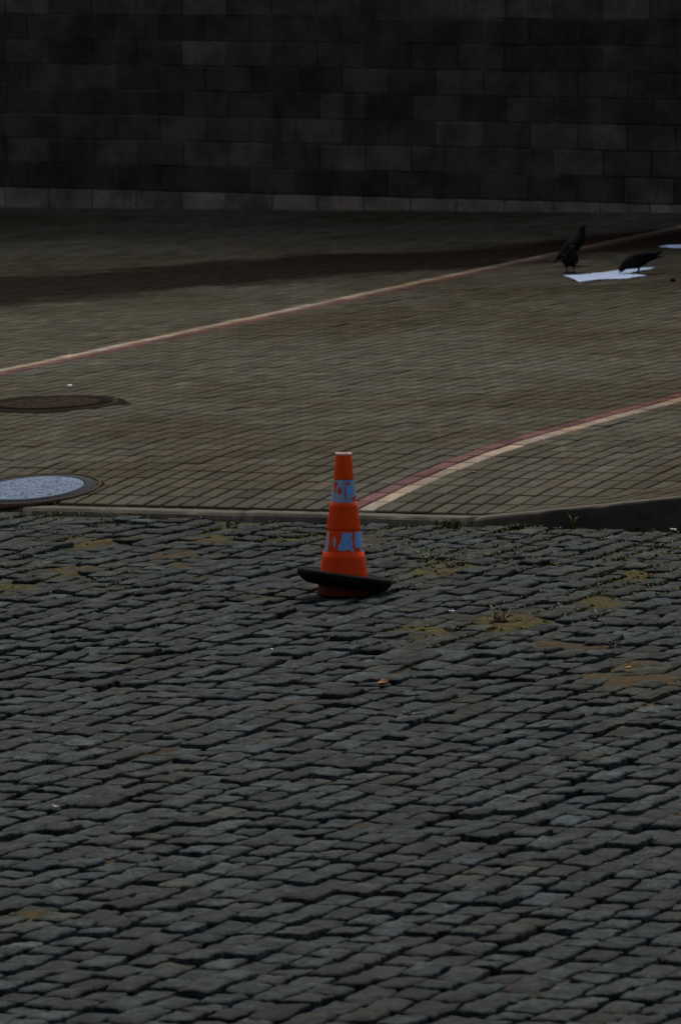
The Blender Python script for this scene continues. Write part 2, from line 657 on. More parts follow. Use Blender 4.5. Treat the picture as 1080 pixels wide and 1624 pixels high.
# ------------------------------------------------------------------ kerb
kerb = empty('kerb', (OX, OY, plane(OX, OY)))
tag(kerb, kind='structure')
KW = 0.10
joints = [-5.9, -4.57, -3.24, -1.9, -0.57, 0.76, 2.09, 3.42, 4.75]
random.seed(11)
for k in range(len(joints) - 1):
    u0, u1 = joints[k] + 0.004, joints[k + 1] - 0.004
    seg = 22
    m = MB()
    V, Fc = [], []
    dz = random.uniform(-0.004, 0.004)
    tone = random.uniform(0.85, 1.1)
    for s in range(seg + 1):
        u = u0 + (u1 - u0) * s / seg
        zt = kerb_top(u) + dz
        prof = [(0.0, -0.14), (0.0, zt * 0.45), (0.002, zt - 0.016), (0.007, zt - 0.005), (0.018, zt), (0.055, zt + 0.001), (KW - 0.004, zt), (KW, zt - 0.004), (KW, -0.14)]
        for (v, z) in prof:
            j = noise.noise(Vector((u * 9, v * 30, z * 20 + k)))
            j2 = noise.noise(Vector((u * 4.0, k, z * 9)))
            chip = 0.0
            if 2 <= prof.index((v, z)) <= 4:
                chip = max(0, j - 0.25) * 0.02
            x, y = uv2xy(u, v + 0.003 * j + 0.003 * j2 + chip)
            V.append((x, y, plane(x, y) + z - chip + 0.0015 * j))
    L = 9
    for s in range(seg):
        for j in range(L - 1):
            a = s * L + j
            Fc.append((a, a + L, a + L + 1, a + 1))
    Fc.append(tuple(range(L)))
    Fc.append(tuple(reversed([seg * L + j for j in range(L)])))
    m.add(V, Fc, (tone, tone, tone))
    for i in range(len(m.v)):
        x, y, z = m.v[i]
        u, v = xy2uv(x, y)
        if v < 0.012:
            # tall face darkened: road grime plus painted shade, a pinkish scrape on one stone
            g = max(0.0, min(1.0, (u - 0.95) / 0.25))
            d = 1 - 0.35 * g
            m.t[i] = (tone * d, tone * d * 0.96, tone * d * 0.92)
            if 0.93 < u < 1.16 and z - plane(x, y) > 0.02:
                m.t[i] = (1.0, 0.84, 0.78)
    x, y = uv2xy((u0 + u1) / 2, KW / 2)
    o = m.build('kerb_stone', M_KERB, kerb, (x, y, plane(x, y)), smooth=True)

# ------------------------------------------------------------------ pavement of small rectangular pavers
pav = empty('pavement', (OX, OY, plane(OX, OY)))
tag(pav, kind='structure')
PW, PL = 0.105, 0.205
U_LINE = xy2uv(*pave_spot(600, 791)[:2])[0]          # boundary between the red and the cream column of the near line
U_FAR = xy2uv(*pave_spot(530, 478)[:2])[0]
print('U lines', U_LINE, U_FAR)
N_FAR = round((U_FAR - U_LINE) / PW)
WALL_A, WALL_D = (0.0, 52.54), (math.cos(math.radians(31)), -math.sin(math.radians(31)))
WALL_N = (WALL_D[1], -WALL_D[0])                      # towards the camera


def before_wall(x, y):
    return (x - WALL_A[0]) * WALL_N[0] + (y - WALL_A[1]) * WALL_N[1]


random.seed(3)
pieces = []
for i in range(-150, 60):
    kind = 'red' if i in (-1, N_FAR) else 'cream' if i in (0, N_FAR - 1) else 'grey'
    ua = U_LINE + i * PW
    stagger = 0.035 * noise.noise(Vector((i * 0.11, 2.0, 0))) + random.gauss(0, 0.003)
    for j in range(0, 140):
        va = KW + 0.003 + (j * PL + stagger if j else 0.0)
        vb = KW + 0.003 + (j + 1) * PL + stagger
        x, y = uv2xy(ua + PW / 2, (va + vb) / 2)
        bw = before_wall(x, y)
        if bw < -0.2:
            continue
        z = plane(x, y) + pave_top(ua, (va + vb) / 2)
        px, py, s = proj(x, y, z)
        if not in_margin(px, py, 480):
            continue
        w1, w2 = 0.0072 + random.uniform(-.0015, .002), 0.0062 + random.uniform(-.0015, .0015)
        us = (ua + w1, ua + PW - w1)
        vv = (va + w2, vb - w2)
        dh = random.gauss(0, 0.0012)
        tl = random.gauss(0, 0.006)
        ch = 0.005
        V = []
        for lev in range(3):
            ins = (0, 0, ch)[lev]
            for (a, b) in ((0, 0), (1, 0), (1, 1), (0, 1)):
                uu = us[a] + (ins if a == 0 else -ins)
                vx = vv[b] + (ins if b == 0 else -ins)
                X, Y = uv2xy(uu, vx)
                zz = plane(X, Y) + pave_top(uu, vx) + dh + tl * (uu - ua - PW / 2)
                V.append((X, Y, zz + (-0.03, -ch, 0)[lev]))
        Fc = [(8, 9, 10, 11)]
        for lev in range(2):
            for q in range(4):
                a, b = lev * 4 + q, lev * 4 + (q + 1) % 4
                Fc.append((a, b, b + 4, a + 4))
        b = random.gauss(1.0, 0.10) * (random.uniform(0.7, 0.85) if random.random() < 0.04 else 1.0)
        w = random.gauss(0, 0.03)
        tint = (b * (1 + w), b, b * (1 - w))
        vis = 15 < px < 1065 and 340 < py
        q1 = proj(*V[8]); q2 = proj(*V[9]); q3 = proj(*V[10]); q4 = proj(*V[11])
        ar = abs((q1[0] - q3[0]) * (q2[1] - q4[1]) - (q2[0] - q4[0]) * (q1[1] - q3[1])) / 2 if vis else 0
        pieces.append((ar, V, Fc, tint, kind, (x, y, z)))
pieces.sort(key=lambda t: -t[0])
rest = MB()
mi = {'grey': 0, 'red': 1, 'cream': 2}
for k, (ar, V, Fc, tint, kind, c) in enumerate(pieces):
    if k < 300:
        m = MB()
        m.add(V, Fc, tint)
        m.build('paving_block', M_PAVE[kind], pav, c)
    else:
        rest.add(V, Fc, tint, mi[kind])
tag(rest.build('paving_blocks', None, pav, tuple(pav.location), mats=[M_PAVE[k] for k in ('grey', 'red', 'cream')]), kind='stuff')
print('pavers', len(pieces))
# jointing sand below the pavers
jv, jf = [], []
nu, nv = 0, 0
us = np.arange(-15, 8, 0.2)
vsn = np.concatenate([np.arange(KW - 0.002, 3.2, 0.1), np.arange(3.2, 30, 0.6)])
for v in vsn:
    for u in us:
        x, y = uv2xy(u, v)
        jv.append((x - OX, y - OY, plane(x, y) + pave_top(u, v) - 0.014 - plane(OX, OY)))
for b in range(len(vsn) - 1):
    for a in range(len(us) - 1):
        q = b * len(us) + a
        jf.append((q, q + 1, q + 1 + len(us), q + len(us)))
o = mesh_obj('jointing_sand', jv, jf, M_JOINT, None, (0, 0, 0), True)
o.parent = pav
tag(o, kind='stuff')

# ------------------------------------------------------------------ block wall
random.seed(21)
BP, BH = 0.433, 0.205
Z0 = 1.872 - BH                  # bottom of the lowest course
wall = empty('block_wall', (WALL_A[0], WALL_A[1], plane(*WALL_A) + HP))
tag(wall, 'long dark wall of coursed concrete blocks with a paler bottom course behind the pavement', 'wall')


def wall_pt(t, d, z):
    return (WALL_A[0] + t * WALL_D[0] + d * WALL_N[0], WALL_A[1] + t * WALL_D[1] + d * WALL_N[1], z)


ROW = [0.066, 0.022, 0.036, 0.032, 0.024, 0.028, 0.024, 0.023, 0.034, 0.02, 0.022]
MARK = [(328, 84, 3.2), (400, 85, 1.5), (220, 122, .4), (150, 123, 1.5), (500, 213, 1.9), (363, 205, 1.0), (470, 100, 1.0), (865, 215, 1.6),
        (715, 215, 1.6), (590, 245, 1.5), (760, 245, .7), (918, 255, 1.7), (660, 245, 1.3), (400, 245, 1.5), (470, 250, .6),
        (1030, 300, 3.2), (650, 215, .6), (580, 215, .6), (810, 215, .55), (880, 52, .35), (960, 52, .35), (770, 14, 1.8), (845, 14, 1.9),
        (85, 78, .4), (130, 78, .5), (230, 160, .5), (50, 235, 1.3), (540, 255, 1.7), (300, 195, 1.3)]


def block(m, t0, t1, z0, z1, tint):
    g = 0.0045
    pr = random.uniform(0.010, 0.016)
    V = []
    for d, ins in ((-0.05, 0.0), (pr - 0.005, 0.0), (pr, 0.005)):
        for a, b in ((0, 0), (1, 0), (1, 1), (0, 1)):
            tt = (t0 + g + ins) if a == 0 else (t1 - g - ins)
            zz = (z0 + g + ins) if b == 0 else (z1 - g - ins)
            V.append(wall_pt(tt + random.uniform(-.001, .001), d, zz + random.uniform(-.001, .001)))
    Fc = [(8, 9, 10, 11)]
    for lev in range(2):
        for q in range(4):
            a, b = lev * 4 + q, lev * 4 + (q + 1) % 4
            Fc.append((a, b, b + 4, a + 4))
    m.add(V, Fc, tint)


upper = MB()  # blocks out of view; unseen courses stacked high to shade the pavement
for c in range(-3, 52):
    z0 = Z0 + c * BH
    k0 = -22
    off = 0.236 + (0 if c % 2 == 0 else BP / 2) + random.uniform(-0.012, 0.012)
    js = [off + k * BP + random.uniform(-0.008, 0.008) for k in range(-24, 25)]
    for k in range(48):
        t0, t1 = js[k], js[k + 1]
        p = wall_pt((t0 + t1) / 2, 0, z0 + BH / 2)
        px, py, s = proj(*p)
        base = ROW[c] if 0 <= c < len(ROW) else 0.024
        b = (1.9 if c else 2.4) * base * math.exp(random.gauss(0, 0.17 if c else 0.16))
        if c >= 0:
            for mx, my, mf in MARK:
                if abs(px - mx) < 34 and abs(py - my) < 19:
                    b = 1.9 * base * (1 + (mf - 1) * 0.5)
        w = random.gauss(0.25, 0.05)
        tint = (b * (1 + w), b, b * (1 - w * 0.9))
        vis = -30 < px < 1110 and py > -18 and c >= 0
        if vis:
            m = MB()
            block(m, t0, t1, z0, z0 + BH, tint)
            m.build('wall_block', M_BLOCK, wall, p)
        else:
            block(upper, t0, t1, z0, z0 + BH, tint)
tag(upper.build('wall_blocks', M_BLOCK, wall, tuple(wall.location)), kind='stuff')
V = []
zb, zt = Z0 - 3 * BH, Z0 + 52 * BH
for d in (0.0035, -0.4):
    for t, z in ((-10.3, zb), (10.6, zb), (10.6, zt), (-10.3, zt)):
        V.append(wall_pt(t, d, z))
m = MB()
m.add(V, [(0, 1, 2, 3), (7, 6, 5, 4), (0, 4, 5, 1), (1, 5, 6, 2), (2, 6, 7, 3), (3, 7, 4, 0)])
m.build('mortar', M_MORTAR, wall, tuple(wall.location))

# ------------------------------------------------------------------ traffic cone
CX, CY = spot(545, 944)
CZ = plane(CX, CY) + 0.004
cone = empty('traffic_cone', (CX, CY, CZ))
cone.scale = (1, 1, 0.97)
tag(cone, 'orange traffic cone with two peeling silver-blue reflective bands standing on the cobbles', 'traffic cone')
NA = 64
zs = [0.690, 0.566, 0.455, 0.324, 0.213, 0.138, 0.0]
rs = [0.0375, 0.0480, 0.0630, 0.0810, 0.0970, 0.1080, 0.1270]


def cone_r(z):
    return float(np.interp(z, zs[::-1], rs[::-1]))


def lathe(prof, n=NA, close=False):
    V, Fc = [], []
    for (r, z) in prof:
        for k in range(n):
            a = 2 * math.pi * k / n
            V.append((r * math.sin(a), -r * math.cos(a), z))
    for i in range(len(prof) - 1):
        for k in range(n):
            a, b = i * n + k, i * n + (k + 1) % n
            Fc.append((a, b, b + n, a + n))
    return V, Fc


def seg_profile(z0, z1, extra):
    return [(cone_r(z) + extra, z) for z in np.linspace(z0, z1, 7)]


m = MB()
prof = [(0.110, 0.0), (0.1285, 0.0), (0.1275, 0.012)] + seg_profile(0.025, 0.213, 0.0) + [(cone_r(0.2135) - 0.0028, 0.2135)]
V, Fc = lathe(prof)
m.add(V, Fc, (0.90, 0.72, 0.7))
prof = [(cone_r(0.3235) - 0.0028, 0.3235), (cone_r(0.324), 0.324)] + seg_profile(0.328, 0.455, 0.0) + [(cone_r(0.4555) - 0.0028, 0.4555)]
V, Fc = lathe(prof)
m.add(V, Fc, (0.92, 0.75, 0.7))
prof = [(cone_r(0.5655) - 0.0028, 0.5655), (cone_r(0.566), 0.566)] + seg_profile(0.57, 0.684, 0.0) + [(0.0362, 0.690), (0.030, 0.690), (0.029, 0.66), (0.06, 0.3), (0.10, 0.02)]
V, Fc = lathe(prof)
m.add(V, Fc, (1, 1, 1))
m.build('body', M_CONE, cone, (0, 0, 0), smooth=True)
body = cone.children[0]
body.location = (0, 0, 0)


def inside(pt, poly):
    x, y = pt
    c = False
    for i in range(len(poly)):
        x1, y1 = poly[i]
        x2, y2 = poly[i - 1]
        if (y1 > y) != (y2 > y) and x < (x2 - x1) * (y - y1) / (y2 - y1) + x1:
            c = not c
    return c


HOLES1 = [[(500, 655), (580, 655), (570, 715), (530, 710), (500, 690)], [(370, 790), (400, 720), (435, 790), (430, 850), (400, 885), (370, 850)],
          [(492, 740), (508, 780), (520, 880), (505, 985), (490, 960), (488, 820)], [(300, 650), (372, 650), (345, 760), (320, 850), (303, 850)],
          [(590, 940), (680, 910), (690, 1000), (650, 1000), (600, 965)], [(536, 1075), (555, 990), (572, 1075)],
          [(250, 1075), (290, 1060), (420, 1064), (420, 1075)]]
BLUE1 = [(512, 725), (592, 735), (602, 840), (560, 885), (522, 840)]
SHEET2 = [[(243, 470), (275, 470), (268, 640), (250, 790), (200, 797), (222, 640)], [(345, 525), (370, 540), (365, 640), (355, 690), (335, 680), (330, 600)],
          [(465, 470), (605, 470), (600, 560), (615, 610), (600, 690), (625, 705), (640, 790), (615, 785), (575, 715), (510, 725), (445, 745), (400, 715), (405, 660), (440, 600), (450, 520)],
          [(640, 470), (735, 470), (757, 640), (745, 700), (765, 780), (735, 785), (710, 700), (645, 690), (640, 600)]]


def band(z0, z1, which):
    b = MB()
    V, Fc = lathe([(cone_r(z) - 0.0028, z) for z in np.linspace(z0, z1, 5)])
    b.add(V, Fc, (1.0, 0.82, 0.8))
    sleeve = b.build('recessed_band', M_CONE, cone, (0, 0, 0), smooth=True)
    sleeve.location = (0, 0, 0)
    sh = MB()
    na, nz = 260, 44
    dz = (z1 - z0) / nz
    for i in range(na):
        a = 2 * math.pi * (i + 0.5) / na
        am = a if a < math.pi else a - 2 * math.pi
        for k in range(nz):
            z = z0 + (k + 0.5) * dz
            r = cone_r(z)
            jx, jy = 0.9 * noise.noise(Vector((am * 14, z * 160, which))), 0.9 * noise.noise(Vector((am * 14, z * 160, which + 7)))
            px = 543.5 + r * math.sin(a) * 337 + jx
            py = 946 - z * 337 * 0.991 + jy
            front = abs(am) < 1.45
            if which == 1:
                q = ((px - 500) * 10.8, (py - 700) * 10.8)
                if front:
                    ok = not any(inside(q, h) for h in HOLES1)
                else:
                    ok = noise.noise(Vector((am * 3, z * 22, 5))) > -0.25
                blue = inside(q, BLUE1)
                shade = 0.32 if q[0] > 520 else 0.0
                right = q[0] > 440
            else:
                q = ((px - 490) * 9, (py - 790) * 9)
                if front:
                    ok = any(inside(q, h) for h in SHEET2)
                else:
                    ok = noise.noise(Vector((am * 3, z * 22, 8))) > 0.05
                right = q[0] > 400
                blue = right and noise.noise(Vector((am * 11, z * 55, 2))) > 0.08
            if not ok:
                continue
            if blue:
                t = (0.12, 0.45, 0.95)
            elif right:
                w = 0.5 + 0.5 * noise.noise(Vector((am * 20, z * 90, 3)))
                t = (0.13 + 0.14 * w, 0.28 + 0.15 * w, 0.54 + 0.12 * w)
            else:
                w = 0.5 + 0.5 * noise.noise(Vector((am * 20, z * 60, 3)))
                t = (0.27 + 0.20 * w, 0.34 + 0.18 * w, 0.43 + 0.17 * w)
            P = []
            for (aa, zz) in ((i, k), (i + 1, k), (i + 1, k + 1), (i, k + 1)):
                an = 2 * math.pi * aa / na
                zq = z0 + zz * dz
                rr = cone_r(zq) - 0.0010 + 0.0004 * noise.noise(Vector((aa * 0.3, zz * 0.3, 1)))
                P.append((rr * math.sin(an), -rr * math.cos(an), zq))
            sh.add(P, [(0, 1, 2, 3)], t)
    s = sh.build('reflective_sheet', M_SHEET, None, (0, 0, 0))
    s.parent = sleeve


band(0.4555, 0.5655, 1)
band(0.2135, 0.3235, 2)
# torn worn lip around the open top, its sky highlight painted pale
lip = MB()
V, Fc = [], []
for k in range(NA):
    a = 2 * math.pi * k / NA
    j = noise.noise(Vector((math.sin(a) * 3, math.cos(a) * 3, 4)))
    hgt = 0.0045 + 0.004 * j
    for (r, z) in ((0.0385, 0.686 - 0.004 * max(0, j)), (0.0388, 0.690 + hgt), (0.0335, 0.691 + hgt), (0.030, 0.680)):
        V.append((r * math.sin(a), -r * math.cos(a), z))
for k in range(NA):
    for q in range(3):
        a, b = k * 4 + q, ((k + 1) % NA) * 4 + q
        Fc.append((a, b, b + 1, a + 1))
lip.add(V, Fc, (0.72, 0.52, 0.48))
o = lip.build('rim', M_LITTER, None, (0, 0, 0), smooth=True)
o.parent = body

# the heavy rubber ring slipped over the cone
prof = [(0.128, -0.024), (0.126, 0.0), (0.130, 0.025), (0.150, 0.028), (0.190, 0.029), (0.212, 0.032), (0.222, 0.031), (0.2275, 0.022), (0.227, 0.009), (0.221, -0.005), (0.204, -0.022), (0.178, -0.035), (0.15, -0.036), (0.128, -0.024)]
V, Fc = lathe(prof, 72)
m = MB()
m.add(V, Fc, (0.005, 0.005, 0.005))
for gr in (0.165, 0.185, 0.203):
    V, Fc = lathe([(gr - 0.003, 0.026), (gr - 0.002, 0.032), (gr + 0.002, 0.032), (gr + 0.003, 0.026)], 72)
    m.add(V, Fc, (0.010, 0.010, 0.011))
ring = m.build('rubber_ring', M_RUBBER, None, (0, 0, 0), smooth=True)
ring.location = (CX + 0.004, CY, CZ + 0.071)
ring.rotation_euler = (math.radians(-3.2), math.radians(8.2), 0)
tag(ring, 'thick black rubber ring slipped tilted over the foot of the orange cone', 'rubber ring')

# ------------------------------------------------------------------ manhole covers


def surf_normal(x, y):
    e = 0.2

    def h(a, b):
        u, v = xy2uv(a, b)
        return plane(a, b) + pave_top(u, max(v, 0))
    return Vector((-(h(x + e, y) - h(x - e, y)) / (2 * e), -(h(x, y + e) - h(x, y - e)) / (2 * e), 1)).normalized()


def disc(prof, n=72):
    V, Fc = lathe(prof, n)
    V.append((0, 0, prof[0][1]))
    c = len(V) - 1
    for k in range(n):
        Fc.append((c, (k + 1) % n, k))
    return V, [tuple(reversed(f)) for f in Fc]


def manhole(px, py, radius, label, plate_tint, ring_tint, lip_tint, inner, studs, dirt):
    x, y, z = pave_spot(px, py)
    root = empty('manhole_cover', (x, y, z + 0.009))
    root.rotation_euler = surf_normal(x, y).to_track_quat('Z', 'Y').to_euler()
    tag(root, label, 'manhole cover', 'manhole covers in the pavement')

    def part(mb, name, mat=M_IRON, smooth=True):
        o = mb.build(name, mat, None, (0, 0, 0), smooth=smooth)
        o.parent = root
        return o
    R0 = radius
    m = MB()
    m.add(*disc([(inner - 0.008, 0.004), (inner, 0.003), (inner + 0.001, -0.02)]), tint=tuple(c * 0.8 for c in plate_tint))
    plate = part(m, 'cover_plate')
    m = MB()
    V, Fc = lathe([(inner + 0.004, -0.02), (inner + 0.006, 0.004), (inner + 0.016, 0.005), (inner + 0.018, -0.002), (R0 - 0.03, -0.001), (R0 - 0.026, -0.012)], 72)
    m.add(V, [tuple(reversed(f)) for f in Fc], ring_tint)
    frame = part(m, 'frame_ring')
    m = MB()
    V, Fc = lathe([(R0 - 0.014, -0.014), (R0 - 0.011, 0.001), (R0, 0.001), (R0 + 0.004, -0.02)], 72)
    m.add(V, [tuple(reversed(f)) for f in Fc], lip_tint)
    part(m, 'outer_lip').parent = frame
    # raised studs of the cover pattern: too small to pick apart, one part
    m = MB()
    rnd = random.Random(5)
    step = studs
    k = int(inner / step) + 1
    for a in range(-k, k + 1):
        for b in range(-k, k + 1):
            sx, sy = (a + (0.5 if b % 2 else 0)) * step, b * step * 0.87
            if math.hypot(sx, sy) > inner - 0.03:
                continue
            s = step * 0.33
            hh = 0.0055 + rnd.uniform(-.0015, .0015)
            tv = rnd.uniform(0.55, 1.5)
            t = tuple(c * tv for c in plate_tint)
            an = rnd.uniform(-0.5, 0.5)
            ca, sa = math.cos(an), math.sin(an)
            P = []
            for zz, q in ((0.003, 1.0), (hh, 0.8)):
                for dx, dy in ((-s, -s * .45), (s, -s * .45), (s, s * .45), (-s, s * .45)):
                    P.append((sx + (dx * ca - dy * sa) * q, sy + (dx * sa + dy * ca) * q, zz))
            m.add(P, [(4, 5, 6, 7), (0, 1, 5, 4), (1, 2, 6, 5), (2, 3, 7, 6), (3, 0, 4, 7)], t)
    pat = part(m, 'raised_pattern', smooth=False)
    pat.parent = plate
    tag(pat, kind='stuff')
    # dirt and broken jointing packed around the frame
    m = MB()
    rnd = random.Random(int(px))
    n = 90
    V, Fc = [], []
    for i in range(n):
        a = 2 * math.pi * i / n
        w = dirt * (0.35 + 1.3 * max(0, noise.noise(Vector((math.sin(a) * 2.2, math.cos(a) * 2.2, px))) + 0.25))
        for (r, zz) in ((R0 - 0.002, -0.006), (R0 + w * 0.5, -0.003 + rnd.uniform(-.002, .003)), (R0 + w, -0.016)):
            V.append((r * math.sin(a), -r * math.cos(a), zz))
    for i in range(n):
        for q in range(2):
            a, b = i * 3 + q, ((i + 1) % n) * 3 + q
            Fc.append((a, a + 1, b + 1, b))
    m.add(V, Fc, (0.010, 0.006, 0.004))
    tag(part(m, 'packed_dirt', M_LITTER), kind='stuff')
    return root


manhole(50, 777, 0.375, 'pale bluish worn manhole cover close behind the kerb, nearer the cobbles', (0.180, 0.240, 0.330), (0.050, 0.056, 0.060), (0.085, 0.066, 0.044), 0.283, 0.036, 0.035)
manhole(78, 641, 0.40, 'dark rusty iron manhole cover farther back in the pavement, rimmed with dirt', (0.030, 0.022, 0.015), (0.010, 0.007, 0.005), (0.050, 0.038, 0.025), 0.30, 0.05, 0.12)

# ------------------------------------------------------------------ paper on the ground


def paper(name, label, poly_px, seedv, lift=0.004, group=None):
    P = [pave_spot(a, b) for a, b in poly_px]
    c = tuple(sum(p[k] for p in P) / len(P) for k in range(3))
    bm = bmesh.new()
    vs_ = [bm.verts.new((p[0] - c[0], p[1] - c[1], p[2] - c[2] + lift)) for p in P]
    f = bm.faces.new(vs_)
    bmesh.ops.triangulate(bm, faces=[f])
    for _ in range(4):
        bmesh.ops.subdivide_edges(bm, edges=bm.edges[:], cuts=1, use_grid_fill=True)
    for v in bm.verts:
        q = Vector((v.co.x * 7, v.co.y * 4, seedv))
        v.co.z += 0.010 * abs(noise.noise(q)) + 0.006 * abs(noise.noise(q * 2.7))
    r = bmesh.ops.solidify(bm, geom=bm.faces[:], thickness=0.0006)
    me = bpy.data.meshes.new(name)
    bm.normal_update()
    bm.to_mesh(me)
    bm.free()
    a = me.attributes.new('tint', 'FLOAT_COLOR', 'POINT')
    for d in a.data:
        d.color = (0.50, 0.63, 0.86, 1)
    me.materials.append(M_PAPER)
    o = bpy.data.objects.new(name, me)
    o.location = c
    COL.objects.link(o)
    tag(o, label, 'paper', group)
    return o


paper('paper_sheet', 'large white paper sheet lying flat under the pigeons feet, creased', [(893, 437), (917, 447.5), (960, 443.5), (996, 442), (1026, 437.6), (1005, 436.8), (988, 435), (1018, 430.8), (1038, 425.2), (1018, 425), (982, 429), (956, 433), (925, 436)], 2.0)
paper('paper_sheet', 'sliver of white paper at the right edge of the photo, behind the pecking pigeon', [(1044, 391.5), (1070, 394), (1110, 393), (1112, 388), (1080, 388.5), (1062, 389)], 5.0)

# ------------------------------------------------------------------ pigeons


def loft(m, secs, tint, n=16, mi=0):
    """secs: (centre, forward-tilt direction, half width, half height)"""
    V, Fc = [], []
    for k, (c, w, h) in enumerate(secs):
        c = Vector(c)
        a = Vector(secs[max(0, k - 1)][0])
        b = Vector(secs[min(len(secs) - 1, k + 1)][0])
        t = (b - a).normalized()
        side = Vector((0, 1, 0))
        up = side.cross(t) * -1
        for j in range(n):
            an = 2 * math.pi * j / n
            V.append(c + side * (w * math.cos(an)) + up * (h * math.sin(an)))
    for k in range(len(secs) - 1):
        for j in range(n):
            a, b = k * n + j, k * n + (j + 1) % n
            Fc.append((a, b, b + n, a + n))
    Fc.append(tuple(range(n))[::-1])
    Fc.append(tuple(range((len(secs) - 1) * n, len(secs) * n)))
    m.add([tuple(v) for v in V], Fc, tint, mi)


def tube(m, pts, rad, tint, n=6):
    V, Fc = [], []
    for k, p in enumerate(pts):
        p = Vector(p)
        t = (Vector(pts[min(k + 1, len(pts) - 1)]) - Vector(pts[max(k - 1, 0)])).normalized()
        s = t.cross(Vector((0.13, 0.91, 0.4))).normalized()
        q = t.cross(s)
        r = rad[k] if isinstance(rad, (list, tuple)) else rad
        for j in range(n):
            an = 2 * math.pi * j / n
            V.append(p + s * (r * math.cos(an)) + q * (r * math.sin(an)))
    for k in range(len(pts) - 1):
        for j in range(n):
            a, b = k * n + j, k * n + (j + 1) % n
            Fc.append((a, b, b + n, a + n))
    Fc.append(tuple(range(n))[::-1])
    Fc.append(tuple(range((len(pts) - 1) * n, len(pts) * n)))
    m.add([tuple(v) for v in V], Fc, tint)


